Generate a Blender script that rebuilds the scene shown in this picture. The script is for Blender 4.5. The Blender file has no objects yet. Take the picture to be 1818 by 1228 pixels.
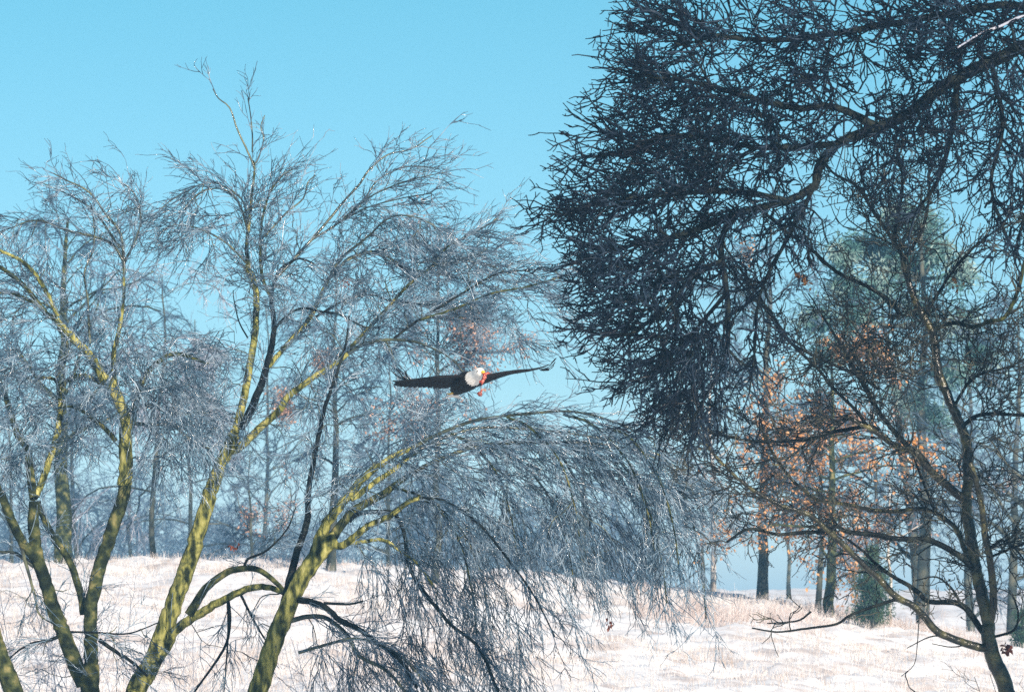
import bpy, bmesh, math, numpy as np
from mathutils import Vector
rng = np.random.default_rng(7)
C = bpy.context.scene.collection
S = bpy.context.scene

# ------------------------------------------------------------------ camera, sky, sun, exposure
FPX = 1818 * 200 / 36.0            # focal length in photograph pixels
CAMZ = 1.7
PITCH = math.atan((1180 - 614) / FPX)
cd = bpy.data.cameras.new('camera'); cam = bpy.data.objects.new('camera', cd); C.objects.link(cam)
cam.location = (0, 0, CAMZ); cam.rotation_euler = (math.pi/2 + PITCH, 0, 0)
cd.lens = 200; cd.sensor_width = 36; cd.clip_start = 1; cd.clip_end = 20000
cd.dof.use_dof = True; cd.dof.focus_distance = 63; cd.dof.aperture_fstop = 8.0
S.camera = cam
SUN_AZ = math.radians(156)          # clockwise from +Y (the viewing direction)
SUN_EL = math.radians(21)
w = bpy.data.worlds.new('World'); S.world = w; w.use_nodes = True
nt = w.node_tree; bgn = nt.nodes['Background']
sky = nt.nodes.new('ShaderNodeTexSky'); sky.sky_type = 'NISHITA'; sky.sun_disc = False
sky.sun_elevation = SUN_EL; sky.sun_rotation = SUN_AZ
sky.air_density = 1.0; sky.dust_density = 0.0; sky.ozone_density = 2.0
tint = nt.nodes.new('ShaderNodeMix'); tint.data_type = 'RGBA'; tint.blend_type = 'MULTIPLY'
tint.inputs[0].default_value = 1.0
geo = nt.nodes.new('ShaderNodeTexCoord'); sep = nt.nodes.new('ShaderNodeSeparateXYZ'); ramp = nt.nodes.new('ShaderNodeValToRGB')
nt.links.new(geo.outputs['Generated'], sep.inputs[0]); nt.links.new(sep.outputs[2], ramp.inputs[0]); nt.links.new(ramp.outputs[0], tint.inputs[7])
ramp.color_ramp.elements[0].position = 0.0; ramp.color_ramp.elements[0].color = (0.95, 1.06, 1.5, 1)
ramp.color_ramp.elements[1].position = 0.125; ramp.color_ramp.elements[1].color = (0.30, 0.70, 0.81, 1)
e_ = ramp.color_ramp.elements.new(0.05); e_.color = (0.50, 0.76, 1.02, 1)
nt.links.new(sky.outputs[0], tint.inputs[6]); nt.links.new(tint.outputs[2], bgn.inputs[0])
bgn.inputs[1].default_value = 0.068
sd = bpy.data.lights.new('sun', 'SUN'); sun = bpy.data.objects.new('sun', sd); C.objects.link(sun)
sd.energy = 5.0; sd.angle = math.radians(0.5); sd.color = (1.0, 0.86, 0.72)
sdir = Vector((math.sin(SUN_AZ)*math.cos(SUN_EL), math.cos(SUN_AZ)*math.cos(SUN_EL), math.sin(SUN_EL)))
sun.rotation_euler = sdir.to_track_quat('Z', 'Y').to_euler(); sun.location = (30, -20, 40)
S.view_settings.view_transform = 'Standard'; S.view_settings.look = 'None'
S.view_settings.gamma = 1.0; S.view_settings.exposure = 0.92
S.cycles.max_bounces = 5; S.cycles.diffuse_bounces = 2; S.cycles.glossy_bounces = 2
S.cycles.volume_bounces = 0; S.cycles.use_denoising = False

# ------------------------------------------------------------------ measuring
cp, sp_ = math.cos(PITCH), math.sin(PITCH)
def P(x, y, D):
    """world point seen at photograph pixel (x, y), at ground distance D (metres along +Y)"""
    a = (np.asarray(x, float) - 909) / FPX; b = (614 - np.asarray(y, float)) / FPX
    X = a; Y = cp - b*sp_; Z = sp_ + b*cp
    k = np.asarray(D, float) / Y
    return np.stack([X*k, Y*k, CAMZ + Z*k], -1)
def hash2(X, Y, s=0):
    return np.modf(np.sin(X*127.1 + Y*311.7 + s*74.7) * 43758.5453)[0]
def vnoise(X, Y, s=0):
    X = np.asarray(X, float); Y = np.asarray(Y, float)
    xi = np.floor(X); yi = np.floor(Y); fx = X-xi; fy = Y-yi
    fx = fx*fx*(3-2*fx); fy = fy*fy*(3-2*fy)
    a = hash2(xi, yi, s); b = hash2(xi+1, yi, s); c = hash2(xi, yi+1, s); d = hash2(xi+1, yi+1, s)
    return (a*(1-fx)+b*fx)*(1-fy)+(c*(1-fx)+d*fx)*fy
def sstep(a, b, x):
    t = np.clip((x-a)/(b-a), 0, 1); return t*t*(3-2*t)
CREST = 132.0
def gz(X, Y):
    X = np.asarray(X, float); Y = np.asarray(Y, float)
    px = 909 + X/np.maximum(Y, 1)*FPX
    yc = np.interp(px, [0, 500, 900, 1230, 1400, 1560, 1700, 1818], [996, 999, 1016, 1056, 1070, 1103, 1124, 1135])
    hc = CAMZ + (1180-yc)/FPX*CREST
    ramp = np.clip((Y-62)/(CREST-62), 0, 1)
    ramp = ramp**1.15*(1-0.10*ramp**3)/0.90
    z = hc*ramp
    back = sstep(CREST, CREST+35, Y)
    far = 1.2 + 3.4*sstep(160, 225, Y) - 3.5*sstep(260, 700, Y)
    z = z*(1-back) + far*back
    z = z + 0.10*vnoise(X*0.5, Y*0.25, 1)*sstep(40, 70, Y) + 0.05*vnoise(X*1.7, Y*0.9, 2)
    return z

# ------------------------------------------------------------------ mesh helpers
def mesh_np(name, verts, faces, mats, parent=None, loc=None, smooth=True, fmat=None):
    """faces: (n, k) int array or list of such arrays"""
    if not isinstance(faces, list): faces = [faces]
    verts = np.asarray(verts, np.float32).reshape(-1, 3)
    if loc is not None: verts = verts - np.asarray(loc, np.float32)
    me = bpy.data.meshes.new(name)
    loops = np.concatenate([f.ravel() for f in faces]).astype(np.int32)
    tot = np.concatenate([np.full(len(f), f.shape[1]) for f in faces]).astype(np.int32)
    start = np.concatenate([[0], np.cumsum(tot)[:-1]]).astype(np.int32)
    me.vertices.add(len(verts)); me.vertices.foreach_set('co', verts.ravel())
    me.loops.add(len(loops)); me.loops.foreach_set('vertex_index', loops)
    me.polygons.add(len(tot)); me.polygons.foreach_set('loop_start', start); me.polygons.foreach_set('loop_total', tot)
    if fmat is not None: me.polygons.foreach_set('material_index', np.asarray(fmat, np.int32))
    me.update(calc_edges=True)
    me.polygons.foreach_set('use_smooth', np.full(len(tot), smooth, bool))
    for m in (mats if isinstance(mats, (list, tuple)) else [mats]): me.materials.append(m)
    o = bpy.data.objects.new(name, me); C.objects.link(o)
    if parent is not None: o.parent = parent
    return o
def tag(o, label=None, cat=None, group=None, kind=None):
    if label: o['label'] = label
    if cat: o['category'] = cat
    if group: o['group'] = group
    if kind: o['kind'] = kind
    return o
def empty(name, loc, label, cat, group=None):
    o = bpy.data.objects.new(name, None); C.objects.link(o); o.location = [float(v) for v in loc]
    o.empty_display_size = 0.3
    return tag(o, label, cat, group)
def norm(v): return v / np.maximum(np.linalg.norm(v, axis=-1, keepdims=True), 1e-9)
def tubes(Pts, R, sides=3, ref=None):
    """Pts (N,K,3), R (N,K) -> verts, quads (+ end cap triangles/ngons)"""
    N, K, _ = Pts.shape
    T = np.empty_like(Pts); T[:, 1:-1] = Pts[:, 2:] - Pts[:, :-2]; T[:, 0] = Pts[:, 1]-Pts[:, 0]; T[:, -1] = Pts[:, -1]-Pts[:, -2]
    T = norm(T)
    if ref is None: ref = np.cross(T[:, K//2], norm(rng.normal(size=(N, 3))))
    ref = norm(np.broadcast_to(ref, (N, 3)))[:, None, :]
    A = norm(ref - (ref*T).sum(-1, keepdims=True)*T); B = np.cross(T, A)
    th = np.arange(sides)*2*math.pi/sides
    V = Pts[:, :, None, :] + R[:, :, None, None]*(A[:, :, None, :]*np.cos(th)[None, None, :, None] + B[:, :, None, :]*np.sin(th)[None, None, :, None])
    idx = np.arange(N*K*sides).reshape(N, K, sides)
    a = idx[:, :-1, :]; b = np.roll(a, -1, 2); d = idx[:, 1:, :]; c = np.roll(d, -1, 2)
    Q = np.stack([a, b, c, d], -1).reshape(-1, 4)
    cap = idx[:, -1, :].reshape(-1, sides)
    return V.reshape(-1, 3), Q, cap
class Bag:
    def __init__(s): s.v = []; s.q = []; s.c = {}; s.n = 0
    def add(s, Pts, R, sides=3, ref=None):
        if len(Pts) == 0: return
        V, Q, cap = tubes(Pts, R, sides, ref)
        s.v.append(V); s.q.append(Q+s.n); s.c.setdefault(sides, []).append(cap+s.n); s.n += len(V)
    def build(s, name, mat, parent, loc):
        if not s.v: return None
        f = [np.concatenate(s.q)] + [np.concatenate(x) for x in s.c.values()]
        return mesh_np(name, np.concatenate(s.v), f, mat, parent, loc)
def leaves_mesh(pos, size, name, mat, parent, loc, aspect=0.6):
    n = len(pos); 
    a = norm(rng.normal(size=(n, 3))+np.array([0, 0, -0.5])); b = norm(np.cross(a, rng.normal(size=(n, 3)))); c = np.cross(a, b)
    s = size*rng.uniform(0.6, 1.3, (n, 1))
    v0 = pos; v1 = pos+a*s*0.5+b*s*aspect*0.5+c*s*0.12; v2 = pos+a*s; v3 = pos+a*s*0.5-b*s*aspect*0.5+c*s*0.12
    V = np.stack([v0, v1, v2, v3], 1).reshape(-1, 3)
    F = np.arange(4*n).reshape(n, 4)
    return mesh_np(name, V, [F[:, [0, 1, 2]], F[:, [0, 2, 3]]], mat, parent, loc, smooth=False)

def catmull(pts, step):
    pts = np.asarray(pts, float); out = []
    q = np.vstack([2*pts[0]-pts[1], pts, 2*pts[-1]-pts[-2]])
    for i in range(1, len(q)-2):
        p0, p1, p2, p3 = q[i-1], q[i], q[i+1], q[i+2]
        n = max(1, int(np.ceil(np.linalg.norm((p2-p1)[:2])/step)))
        t = (np.arange(n)/n)[:, None]
        out.append(0.5*((2*p1)+(-p0+p2)*t+(2*p0-5*p1+4*p2-p3)*t*t+(-p0+3*p1-3*p2+p3)*t**3))
    out.append(q[-2][None]); return np.vstack(out)

def grow(O, Dv, L, R0, R1, K, sig, pull, kink=0.0):
    """branches of K segments; pull (N,3) bends them, sig wanders them"""
    N = len(O); Pts = np.empty((N, K+1, 3)); Pts[:, 0] = O; d = norm(Dv)
    for k in range(K):
        d = norm(d + rng.normal(size=(N, 3))*sig + pull)
        Pts[:, k+1] = Pts[:, k] + d*(L/K)[:, None]
    t = np.linspace(0, 1, K+1)[None]
    R = R0[:, None]*(1-t) + R1[:, None]*t if np.ndim(R0) else np.broadcast_to(R0*(1-t)+R1*t, (N, K+1)).copy()
    return Pts, R
def spawn(Pts, R, per, lo=0.15, ang=(30, 60), hi=1.0):
    N, K1, _ = Pts.shape; M = int(round(N*per))
    pi = rng.integers(0, N, M); t = rng.uniform(lo, hi, M)*(K1-1); k = np.minimum(t.astype(int), K1-2); f = (t-k)[:, None]
    pos = Pts[pi, k]*(1-f)+Pts[pi, k+1]*f
    T = norm(Pts[pi, k+1]-Pts[pi, k]); r = R[pi, k]
    side = norm(np.cross(T, rng.normal(size=(M, 3))))
    a = np.radians(rng.uniform(ang[0], ang[1], M))[:, None]
    return pos, norm(T*np.cos(a)+side*np.sin(a)), r, pi

# ------------------------------------------------------------------ materials
def mat_new(name):
    m = bpy.data.materials.new(name); m.use_nodes = True
    return m, m.node_tree, m.node_tree.nodes['Principled BSDF']
def noise_mat(name, cols, scale, rough=0.8, bump=0.0, detail=4, spec=0.3, coat=0.0, coatr=0.1, pos=None, bscale=None, stretch=(1, 1, 1), metallic=0.0):
    m, t, b = mat_new(name)
    tc = t.nodes.new('ShaderNodeTexCoord'); mp = t.nodes.new('ShaderNodeMapping'); mp.inputs['Scale'].default_value = stretch
    n = t.nodes.new('ShaderNodeTexNoise'); n.inputs['Scale'].default_value = scale; n.inputs['Detail'].default_value = detail
    r = t.nodes.new('ShaderNodeValToRGB'); cr = r.color_ramp
    pos = pos or list(np.linspace(0.36, 0.64, len(cols)))
    while len(cr.elements) < len(cols): cr.elements.new(0.5)
    for e, c, p in zip(cr.elements, cols, pos): e.position = p; e.color = (*c, 1)
    t.links.new(tc.outputs['Object'], mp.inputs[0]); t.links.new(mp.outputs[0], n.inputs[0]); t.links.new(n.outputs[0], r.inputs[0]); t.links.new(r.outputs[0], b.inputs['Base Color'])
    b.inputs['Roughness'].default_value = rough; b.inputs['Specular IOR Level'].default_value = spec
    b.inputs['Coat Weight'].default_value = coat; b.inputs['Coat Roughness'].default_value = coatr
    if bump:
        n2 = t.nodes.new('ShaderNodeTexNoise'); n2.inputs['Scale'].default_value = bscale or scale*3; n2.inputs['Detail'].default_value = 5
        bp = t.nodes.new('ShaderNodeBump'); bp.inputs['Strength'].default_value = bump; bp.inputs['Distance'].default_value = 0.02
        t.links.new(mp.outputs[0], n2.inputs[0]); t.links.new(n2.outputs[0], bp.inputs['Height']); t.links.new(bp.outputs[0], b.inputs['Normal'])
        if coat: t.links.new(bp.outputs[0], b.inputs['Coat Normal'])
    return m
M_yellow = noise_mat('lichen_bark', [(0.015, 0.02, 0.008), (0.065, 0.075, 0.025), (0.19, 0.19, 0.052), (0.36, 0.34, 0.13)], 9.0, 0.9, 0.8, detail=9, spec=0.1, pos=[0.36, 0.44, 0.53, 0.70], bscale=26, stretch=(1.6, 1.6, 0.6))
M_green = noise_mat('mossy_bark', [(0.005, 0.008, 0.005), (0.014, 0.020, 0.010), (0.050, 0.060, 0.022), (0.19, 0.17, 0.07)], 8.0, 0.9, 0.9, detail=9, spec=0.1, pos=[0.32, 0.44, 0.56, 0.72], bscale=24)
M_black = noise_mat('near_black_bark', [(0.002, 0.003, 0.004), (0.004, 0.006, 0.007), (0.016, 0.020, 0.018)], 8.0, 0.8, 0.9, spec=0.08, coat=0.03, coatr=0.15, bscale=26)  # near-black base colour all over the limb, with hardly any gloss
M_icebark = noise_mat('ice_glazed_bark', [(0.003, 0.004, 0.003), (0.010, 0.011, 0.005), (0.034, 0.034, 0.013), (0.12, 0.11, 0.04)], 7.0, 0.7, 0.75, detail=9, spec=0.2, coat=0.6, coatr=0.2, pos=[0.38, 0.48, 0.56, 0.7], bscale=20)
def twig_mat(name, cols, scale=3.0, rough=0.3, coat=0.5, spec=0.5):
    return noise_mat(name, cols, scale, rough, 0, detail=3, spec=spec, coat=coat, coatr=0.15)
M_twig = twig_mat('frosted_twig', [(0.018, 0.042, 0.065), (0.062, 0.118, 0.175), (0.24, 0.32, 0.39)])
M_twig_w = twig_mat('pale_frosted_twig', [(0.14, 0.17, 0.22), (0.28, 0.31, 0.38), (0.42, 0.42, 0.46)])
M_branch = noise_mat('branch_bark', [(0.012, 0.018, 0.016), (0.035, 0.045, 0.032), (0.11, 0.12, 0.07)], 5.0, 0.5, 0.4, coat=0.3)
M_twig_d = twig_mat('dark_icy_twig', [(0.001, 0.002, 0.006), (0.002, 0.005, 0.012), (0.020, 0.036, 0.060)], 2.5, 0.5, 0.05, 0.12)
M_twig_g = twig_mat('brown_icy_twig', [(0.005, 0.008, 0.010), (0.014, 0.018, 0.018), (0.07, 0.07, 0.05)], 3.0, 0.45, 0.12, 0.2)
M_far = noise_mat('far_bark', [(0.010, 0.016, 0.016), (0.03, 0.038, 0.03), (0.085, 0.085, 0.06)], 3.0, 0.8)
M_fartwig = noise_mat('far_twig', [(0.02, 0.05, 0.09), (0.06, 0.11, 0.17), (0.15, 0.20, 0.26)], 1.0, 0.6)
M_leaf = noise_mat('dry_oak_leaf', [(0.14, 0.07, 0.025), (0.42, 0.20, 0.07), (0.58, 0.34, 0.16)], 4.0, 0.6)
M_leafpale = noise_mat('pale_dry_leaf', [(0.22, 0.12, 0.08), (0.36, 0.21, 0.15), (0.46, 0.32, 0.25)], 4.0, 0.6)
LEAFB = noise_mat('brown_leaf', [(0.06, 0.025, 0.015), (0.24, 0.06, 0.03)], 4.0, 0.7)
M_pine = noise_mat('frosted_pine_needle', [(0.02, 0.08, 0.07), (0.08, 0.18, 0.16), (0.28, 0.38, 0.35)], 1.2, 0.6)
M_cedar = noise_mat('dark_needle', [(0.008, 0.03, 0.018), (0.02, 0.06, 0.03), (0.06, 0.10, 0.05)], 3.0, 0.7)
M_pale = noise_mat('pale_birch_bark', [(0.2, 0.17, 0.14), (0.4, 0.36, 0.32), (0.6, 0.56, 0.5)], 5.0, 0.7)
M_snow = noise_mat('snow', [(0.60, 0.54, 0.51), (0.79, 0.765, 0.755), (0.86, 0.865, 0.87)], 0.9, 0.6, 0.8, detail=10, pos=[0.36, 0.45, 0.54], bscale=6)
M_grass = noise_mat('frosted_dry_grass', [(0.36, 0.29, 0.25), (0.62, 0.56, 0.52), (0.8, 0.78, 0.77)], 1.5, 0.7)
M_grassr = noise_mat('tall_dry_weed', [(0.30, 0.22, 0.19), (0.50, 0.42, 0.39), (0.7, 0.65, 0.63)], 1.2, 0.7)

# ------------------------------------------------------------------ ground
def axis(segs):
    out = []
    for a, b, s in segs: out.append(np.arange(a, b, s))
    out.append([segs[-1][1]]); return np.concatenate(out)
xs = axis([(-1500, -600, 300), (-600, -60, 20), (-60, -18, 1.5), (-18, 18, 0.16), (18, 60, 1.5), (60, 600, 20), (600, 1500, 300)])
ys = axis([(-300, 0, 30), (0, 60, 2), (60, 140, 0.3), (140, 280, 2), (280, 900, 25), (900, 2500, 200)])
GX, GY = np.meshgrid(xs, ys); GZ = gz(GX, GY)
fine = sstep(70, 80, GY)*(1-sstep(180, 260, GY))
GZ = GZ + fine*(0.14*vnoise(GX*0.45, GY*0.16, 8)*vnoise(GX*0.9, GY*0.3, 9) + 0.12*(vnoise(GX*2.6, GY*1.3, 5)**2) + 0.05*vnoise(GX*6, GY*3, 6))
gi = np.arange(GX.size).reshape(GX.shape)
Q = np.stack([gi[:-1, :-1], gi[:-1, 1:], gi[1:, 1:], gi[1:, :-1]], -1).reshape(-1, 4)
tag(mesh_np('snowy_ground', np.stack([GX, GY, GZ], -1), Q, M_snow), 'snow covered field rising to a low crest', None, None, 'structure')

def blades(name, X, Y, h, r, mat, label, lean=0.25, zoff=-0.03):
    O = np.stack([X, Y, gz(X, Y)+zoff], -1); n = len(X)
    d = norm(np.stack([rng.normal(size=n)*lean, rng.normal(size=n)*lean, np.ones(n)], -1))
    Pts, R = grow(O, d, h, np.full(n, r), np.full(n, r*0.5), 2, 0.12, np.zeros((n, 3)))
    b = Bag(); b.add(Pts, R, 3); o = b.build(name, mat, None, None)
    return tag(o, label, 'grass', None, 'stuff')
def field_pts(n, x0, x1, d0, d1):
    Y = rng.uniform(d0, d1, n); X = (rng.uniform(x0, x1, n)-909)/FPX*Y; return X, Y
X, Y = field_pts(90000, -60, 1880, 80, 133)
k = vnoise(X*0.35, Y*0.12, 11)+0.4*vnoise(X*1.5, Y*0.5, 12) > rng.uniform(-0.7, 1.1, len(X))
X, Y = X[k], Y[k]
blades('frosted_grass', X, Y, rng.uniform(0.08, 0.28, len(X)), 0.004, M_grass, 'frosted straw coloured grass poking through the snow of the field')
X, Y = field_pts(17000, 1130, 1760, 112, 131)
px = 909+X/Y*FPX
k = vnoise(X*0.5, Y*0.15, 21) > rng.uniform(0.0, 0.8, len(X))-0.25*np.exp(-((px-1420)/160)**2)
X, Y = X[k], Y[k]
blades('tall_dry_weeds', X, Y, rng.uniform(0.12, 0.42, len(X))*(1+1.0*(vnoise(X*1.1, Y*0.4, 33) > 0.75)), 0.004, M_grassr, 'band of tall dry reddish weeds below the crest on the right', 0.3)

# ------------------------------------------------------------------ traced trees
class Tree:
    def __init__(s, D, seed):
        s.D = D; s.px = D/FPX; s.limbs = []; s.all = np.zeros((0, 3)); s.rng = np.random.default_rng(seed)
        s.nodes = []      # arrays: pos(3) tan(3) r flow(3) weight
    def limb(s, w0, w1, pts, mat='b', slope=None, dz0=None, name='limb', tw=1.0, step=9):
        """widths in photograph pixels at the tree's distance, pts photograph pixels; depth is carried from the parent limb"""
        pts = np.asarray(pts, float)
        if dz0 is None:
            if len(s.all):
                i = np.argmin(((s.all[:, :2]-pts[0])**2).sum(1)); dz0 = s.all[i, 2]
            else: dz0 = 0.0
        if slope is None: slope = s.rng.uniform(-0.55, 0.55)
        seg = np.r_[0, np.cumsum(np.linalg.norm(np.diff(pts, axis=0), axis=1))]
        dz = dz0 + slope*seg*s.px
        q = catmull(np.c_[pts, dz], step)
        n = len(q); q[1:-1, :2] += s.rng.normal(size=(n-2, 2))*min(0.8, w0*0.03)
        s.all = np.vstack([s.all, q])
        W = P(q[:, 0], q[:, 1], s.D+q[:, 2])
        if w0 > 9 and mat in 'yg': w0 *= 0.88; w1 *= 0.88
        t = np.linspace(0, 1, n); r = (w0*(1-t)**0.9+w1*(1-(1-t)**0.9))*0.5*s.px
        r = r*(1+0.03*np.sin(np.arange(n)*0.45+s.rng.uniform(0, 6))*s.rng.uniform(0.3, 1, n))
        T = norm(np.gradient(W, axis=0))
        s.limbs.append((name, mat, W, r))
        wt = np.where(r/s.px*2 > 13, 0.2, 1.0)*tw
        s.nodes.append(np.c_[W, T, r, T*0.6, wt])
        return s
    def blob(s, cx, cy, rx, ry, n, flow=(0, 0), rz=0.9, dz=0.0, br=(4.8, 1.6), wt=1.0, rot=0.0, droop=0.03):
        """fill a region of the crown with branches that join the nearest limb"""
        u = s.rng.uniform(-1, 1, (n*3, 3)); u = u[(u**2).sum(1) < 1][:n]
        c_, s_ = math.cos(math.radians(rot)), math.sin(math.radians(rot))
        ex = u[:, 0]*rx; ey = u[:, 1]*ry
        T3 = P(cx+ex*c_-ey*s_, cy+ex*s_+ey*c_, s.D+dz+u[:, 2]*rz)
        fl = np.array([flow[0], 0.0, flow[1]])
        N = np.vstack(s.nodes); pos = N[:, :3]
        dmin = np.array([np.min(((pos-t)**2).sum(1)) for t in T3])
        for t in T3[np.argsort(dmin)]:
            v = t-N[:, :3]; d = np.linalg.norm(v, axis=1)
            al = (v*N[:, 3:6]).sum(1)/np.maximum(d, 1e-6)
            fa = (v@fl)/np.maximum(d, 1e-6)
            j = np.argmin(d*(1.6-0.5*al-0.5*fa))
            L = d[j]
            if L < 0.12: continue
            p0 = N[j, :3]; m = max(3, int(L/0.09))
            t0 = norm(N[j, 3:6]*0.8+v[j]/L*0.9+s.rng.normal(size=3)*0.2)*L
            t1 = norm(v[j]/L+fl*1.2+np.array([0, 0, -droop])+s.rng.normal(size=3)*0.25)*L*0.8
            h = np.linspace(0, 1, m+1)[:, None]
            q = (2*h**3-3*h**2+1)*p0+(h**3-2*h**2+h)*t0+(-2*h**3+3*h**2)*t+(h**3-h**2)*t1
            q[1:-1] += s.rng.normal(size=(m-1, 3))*0.012
            r0 = min(N[j, 6]*0.75, (br[1]+(br[0]-br[1])*min(1, L/1.5)*s.rng.uniform(0.7, 1.2))*0.5*s.px)
            r = np.linspace(r0, min(r0, br[1]*0.5*s.px), m+1)
            T = norm(np.gradient(q, axis=0))
            s.limbs.append(('branches', 'branch', q, r))
            N = np.vstack([N, np.c_[q[1:], T[1:], r[1:], np.broadcast_to(fl+np.array([0, 0, -droop]), (m, 3)), np.full(m, wt)]])
        s.nodes = [N]
        return s
    def finish(s, name, label, cat, mats, tw, leaf=None, base=None, group=None):
        global rng
        rng = s.rng
        W0 = s.limbs[0][2][0]
        if base is None: base = (W0[0], W0[1], float(gz(W0[0], W0[1])))
        root = empty(name, base, label, cat, group)
        bag = Bag()
        for nm, mt, W, r in s.limbs:
            if nm == 'branches':
                bag.add(W[None], r[None], 5)
            else:
                b = Bag(); b.add(W[None], r[None], 12 if r[0] > 0.03 else 8, ref=np.array([0, 1.0, 0.05]))
                b.build(nm, mats[mt], root, base)
        bbag = bag
        N = np.vstack(s.nodes)
        p = N[:, 10]*tw.get('n1', 1.5)
        cnt = np.floor(p+s.rng.uniform(size=len(p))).astype(int); idx = np.repeat(np.arange(len(N)), cnt)
        n = len(idx); pos = N[idx, :3]; T = N[idx, 3:6]; fl = N[idx, 7:10]
        side = norm(np.cross(T, rng.normal(size=(n, 3)))); a = np.radians(rng.uniform(20, 60, n))[:, None]
        d = norm(T*np.cos(a)+side*np.sin(a)+fl*0.7)
        g = np.array([0, 0, -1.0])*tw.get('grav', 0.12)
        bag = Bag()
        L = rng.uniform(*tw['L1'], n)*(0.42+0.58*np.minimum(1, N[idx, 10]))
        r0 = tw['r'][0]*s.px/2; r1 = tw['r'][1]*s.px/2; r2 = tw['r'][2]*s.px/2; tip = tw['r'][3]*s.px/2
        A, RA = grow(pos, d, L, np.full(n, r0), np.full(n, tip), tw.get('K1', 6), tw['sig'], g+fl*0.12)
        bag.add(A, RA, 3)
        po, di, _, pi = spawn(A, RA, tw['n2'], 0.1, tw.get('ang', (30, 60)))
        fl2 = fl[pi]
        B, RB = grow(po, di, rng.uniform(*tw['L2'], len(po)), np.full(len(po), r1), np.full(len(po), tip), tw.get('K2', 4), tw['sig'], g*1.2+fl2*0.12)
        bag.add(B, RB, 3)
        po, di, _, pi = spawn(B, RB, tw['n3'], 0.15, tw.get('ang', (30, 60)))
        fl3 = fl2[pi]
        Cc, RC = grow(po, di, rng.uniform(*tw['L3'], len(po)), np.full(len(po), r2), np.full(len(po), tip), 3, tw['sig']*1.1, g*1.2+fl3*0.1)
        bag.add(Cc, RC, 3)
        crown_mesh(bbag, bag, mats, root, base)
        if leaf:
            for (cx, cy, rr, nn, sz) in leaf:
                u = rng.normal(size=(nn, 3))*0.5
                q = P(cx+u[:, 0]*rr, cy+u[:, 1]*rr, s.D+u[:, 2]*rr*s.px)
                leaves_mesh(q, sz, 'leaf_cluster', LEAFB if (cx < 1200 or cy > 1000) else M_leaf, root, base)
        print(name, 'L1', len(A), 'L2', len(B), 'L3', len(Cc))
        return root

MATS = dict(y=M_yellow, f=M_twig_w, g=M_green, k=M_black, b=M_branch, i=M_icebark, branch=M_branch, twig=M_twig, p=M_pale)
FINE = dict(L1=(0.25, 0.75), L2=(0.12, 0.38), L3=(0.06, 0.18), r=(2.1, 1.55, 1.15, 0.8), n1=0.72, n2=3.2, n3=2.2, sig=0.15, grav=0.045, ang=(20, 48))

def crown_mesh(b1, b2, mats, root, base):
    V = []; F = {}; n = 0; M = {}
    for k, bg in enumerate((b1, b2)):
        if not bg.v: continue
        fs = [np.concatenate(bg.q)] + [np.concatenate(x) for x in bg.c.values()]
        for f in fs:
            F.setdefault(f.shape[1], []).append(f+n); M.setdefault(f.shape[1], []).append(np.full(len(f), k))
        V += bg.v; n += bg.n
    ks = list(F)
    mesh_np('crown', np.concatenate(V), [np.concatenate(F[k]) for k in ks], [mats['branch'], mats['twig']], root, base, fmat=np.concatenate([np.concatenate(M[k]) for k in ks]))
# ---- stout many-stemmed tree on the left
t = Tree(66, 11)
t.limb(46, 36, [(150, 1480), (156, 1340), (160, 1228), (160, 1180)], 'g', 0, name='trunk', tw=0.3)
t.limb(28, 26, [(162, 1190), (161, 1121), (161, 1078), (170, 1036), (181, 993), (195, 951), (210, 908), (219, 880), (222, 850)], 'g', 0.1)
t.limb(30, 12, [(221, 860), (224, 823), (222, 782), (222, 740), (210, 710), (202, 690), (180, 665), (166, 640), (147, 618), (119, 590), (100, 566)], 'y', -0.15)
t.limb(12, 6, [(100, 566), (83, 557), (42, 507), (0, 474), (-40, 450)], 'g', -0.15)
t.limb(9, 4, [(104, 561), (71, 499), (42, 466), (0, 445), (-30, 440)], 'y')
t.limb(7, 3, [(62, 537), (25, 522), (0, 520), (-30, 525)], 'g')
t.limb(11, 5, [(204, 690), (202, 629), (211, 588), (216, 560), (220, 520), (220, 470)], 'y', 0.2)
t.limb(6, 2, [(220, 474), (214, 416), (187, 379), (158, 341), (120, 321), (95, 308)], 'b')
t.limb(5, 2, [(220, 466), (237, 433), (249, 395), (245, 358), (233, 337), (215, 325)], 'b')
t.limb(5, 2, [(218, 462), (199, 433), (166, 420), (116, 408), (66, 391), (21, 404), (-20, 420)], 'b')
t.limb(5, 1.5, [(212, 440), (175, 385), (140, 355), (75, 325)], 'b', tw=0.4)
t.limb(5, 2, [(160, 610), (157, 560), (156, 532), (150, 483), (166, 441), (166, 387), (160, 360)], 'b', tw=0.8)
t.limb(18, 5, [(228, 770), (233, 748), (241, 715), (249, 685), (271, 651), (305, 629), (340, 635), (370, 645)], 'g', 0.3)
t.limb(9, 3, [(205, 782), (194, 768), (172, 748), (150, 732), (125, 721), (100, 725)], 'g')
t.limb(7, 3, [(235, 751), (277, 754), (305, 754), (340, 782), (372, 796)], 'b')
t.limb(33, 22, [(150, 1215), (122, 1149), (108, 1110), (96, 1084), (82, 1036), (68, 995), (60, 937), (61, 890)], 'g', -0.1)
t.limb(18, 8, [(60, 885), (53, 837), (47, 795), (28, 765), (17, 726), (3, 685), (-20, 640)], 'g')
t.limb(15, 7, [(64, 880), (83, 831), (94, 798), (102, 765), (108, 726), (105, 698), (111, 682), (133, 668), (155, 667), (177, 679), (200, 690)], 'y')
t.limb(7, 3, [(105, 694), (97, 673), (64, 668), (47, 643), (30, 620)], 'g')
t.limb(4, 2, [(100, 671), (111, 651), (122, 624), (130, 600)], 'b')
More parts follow.
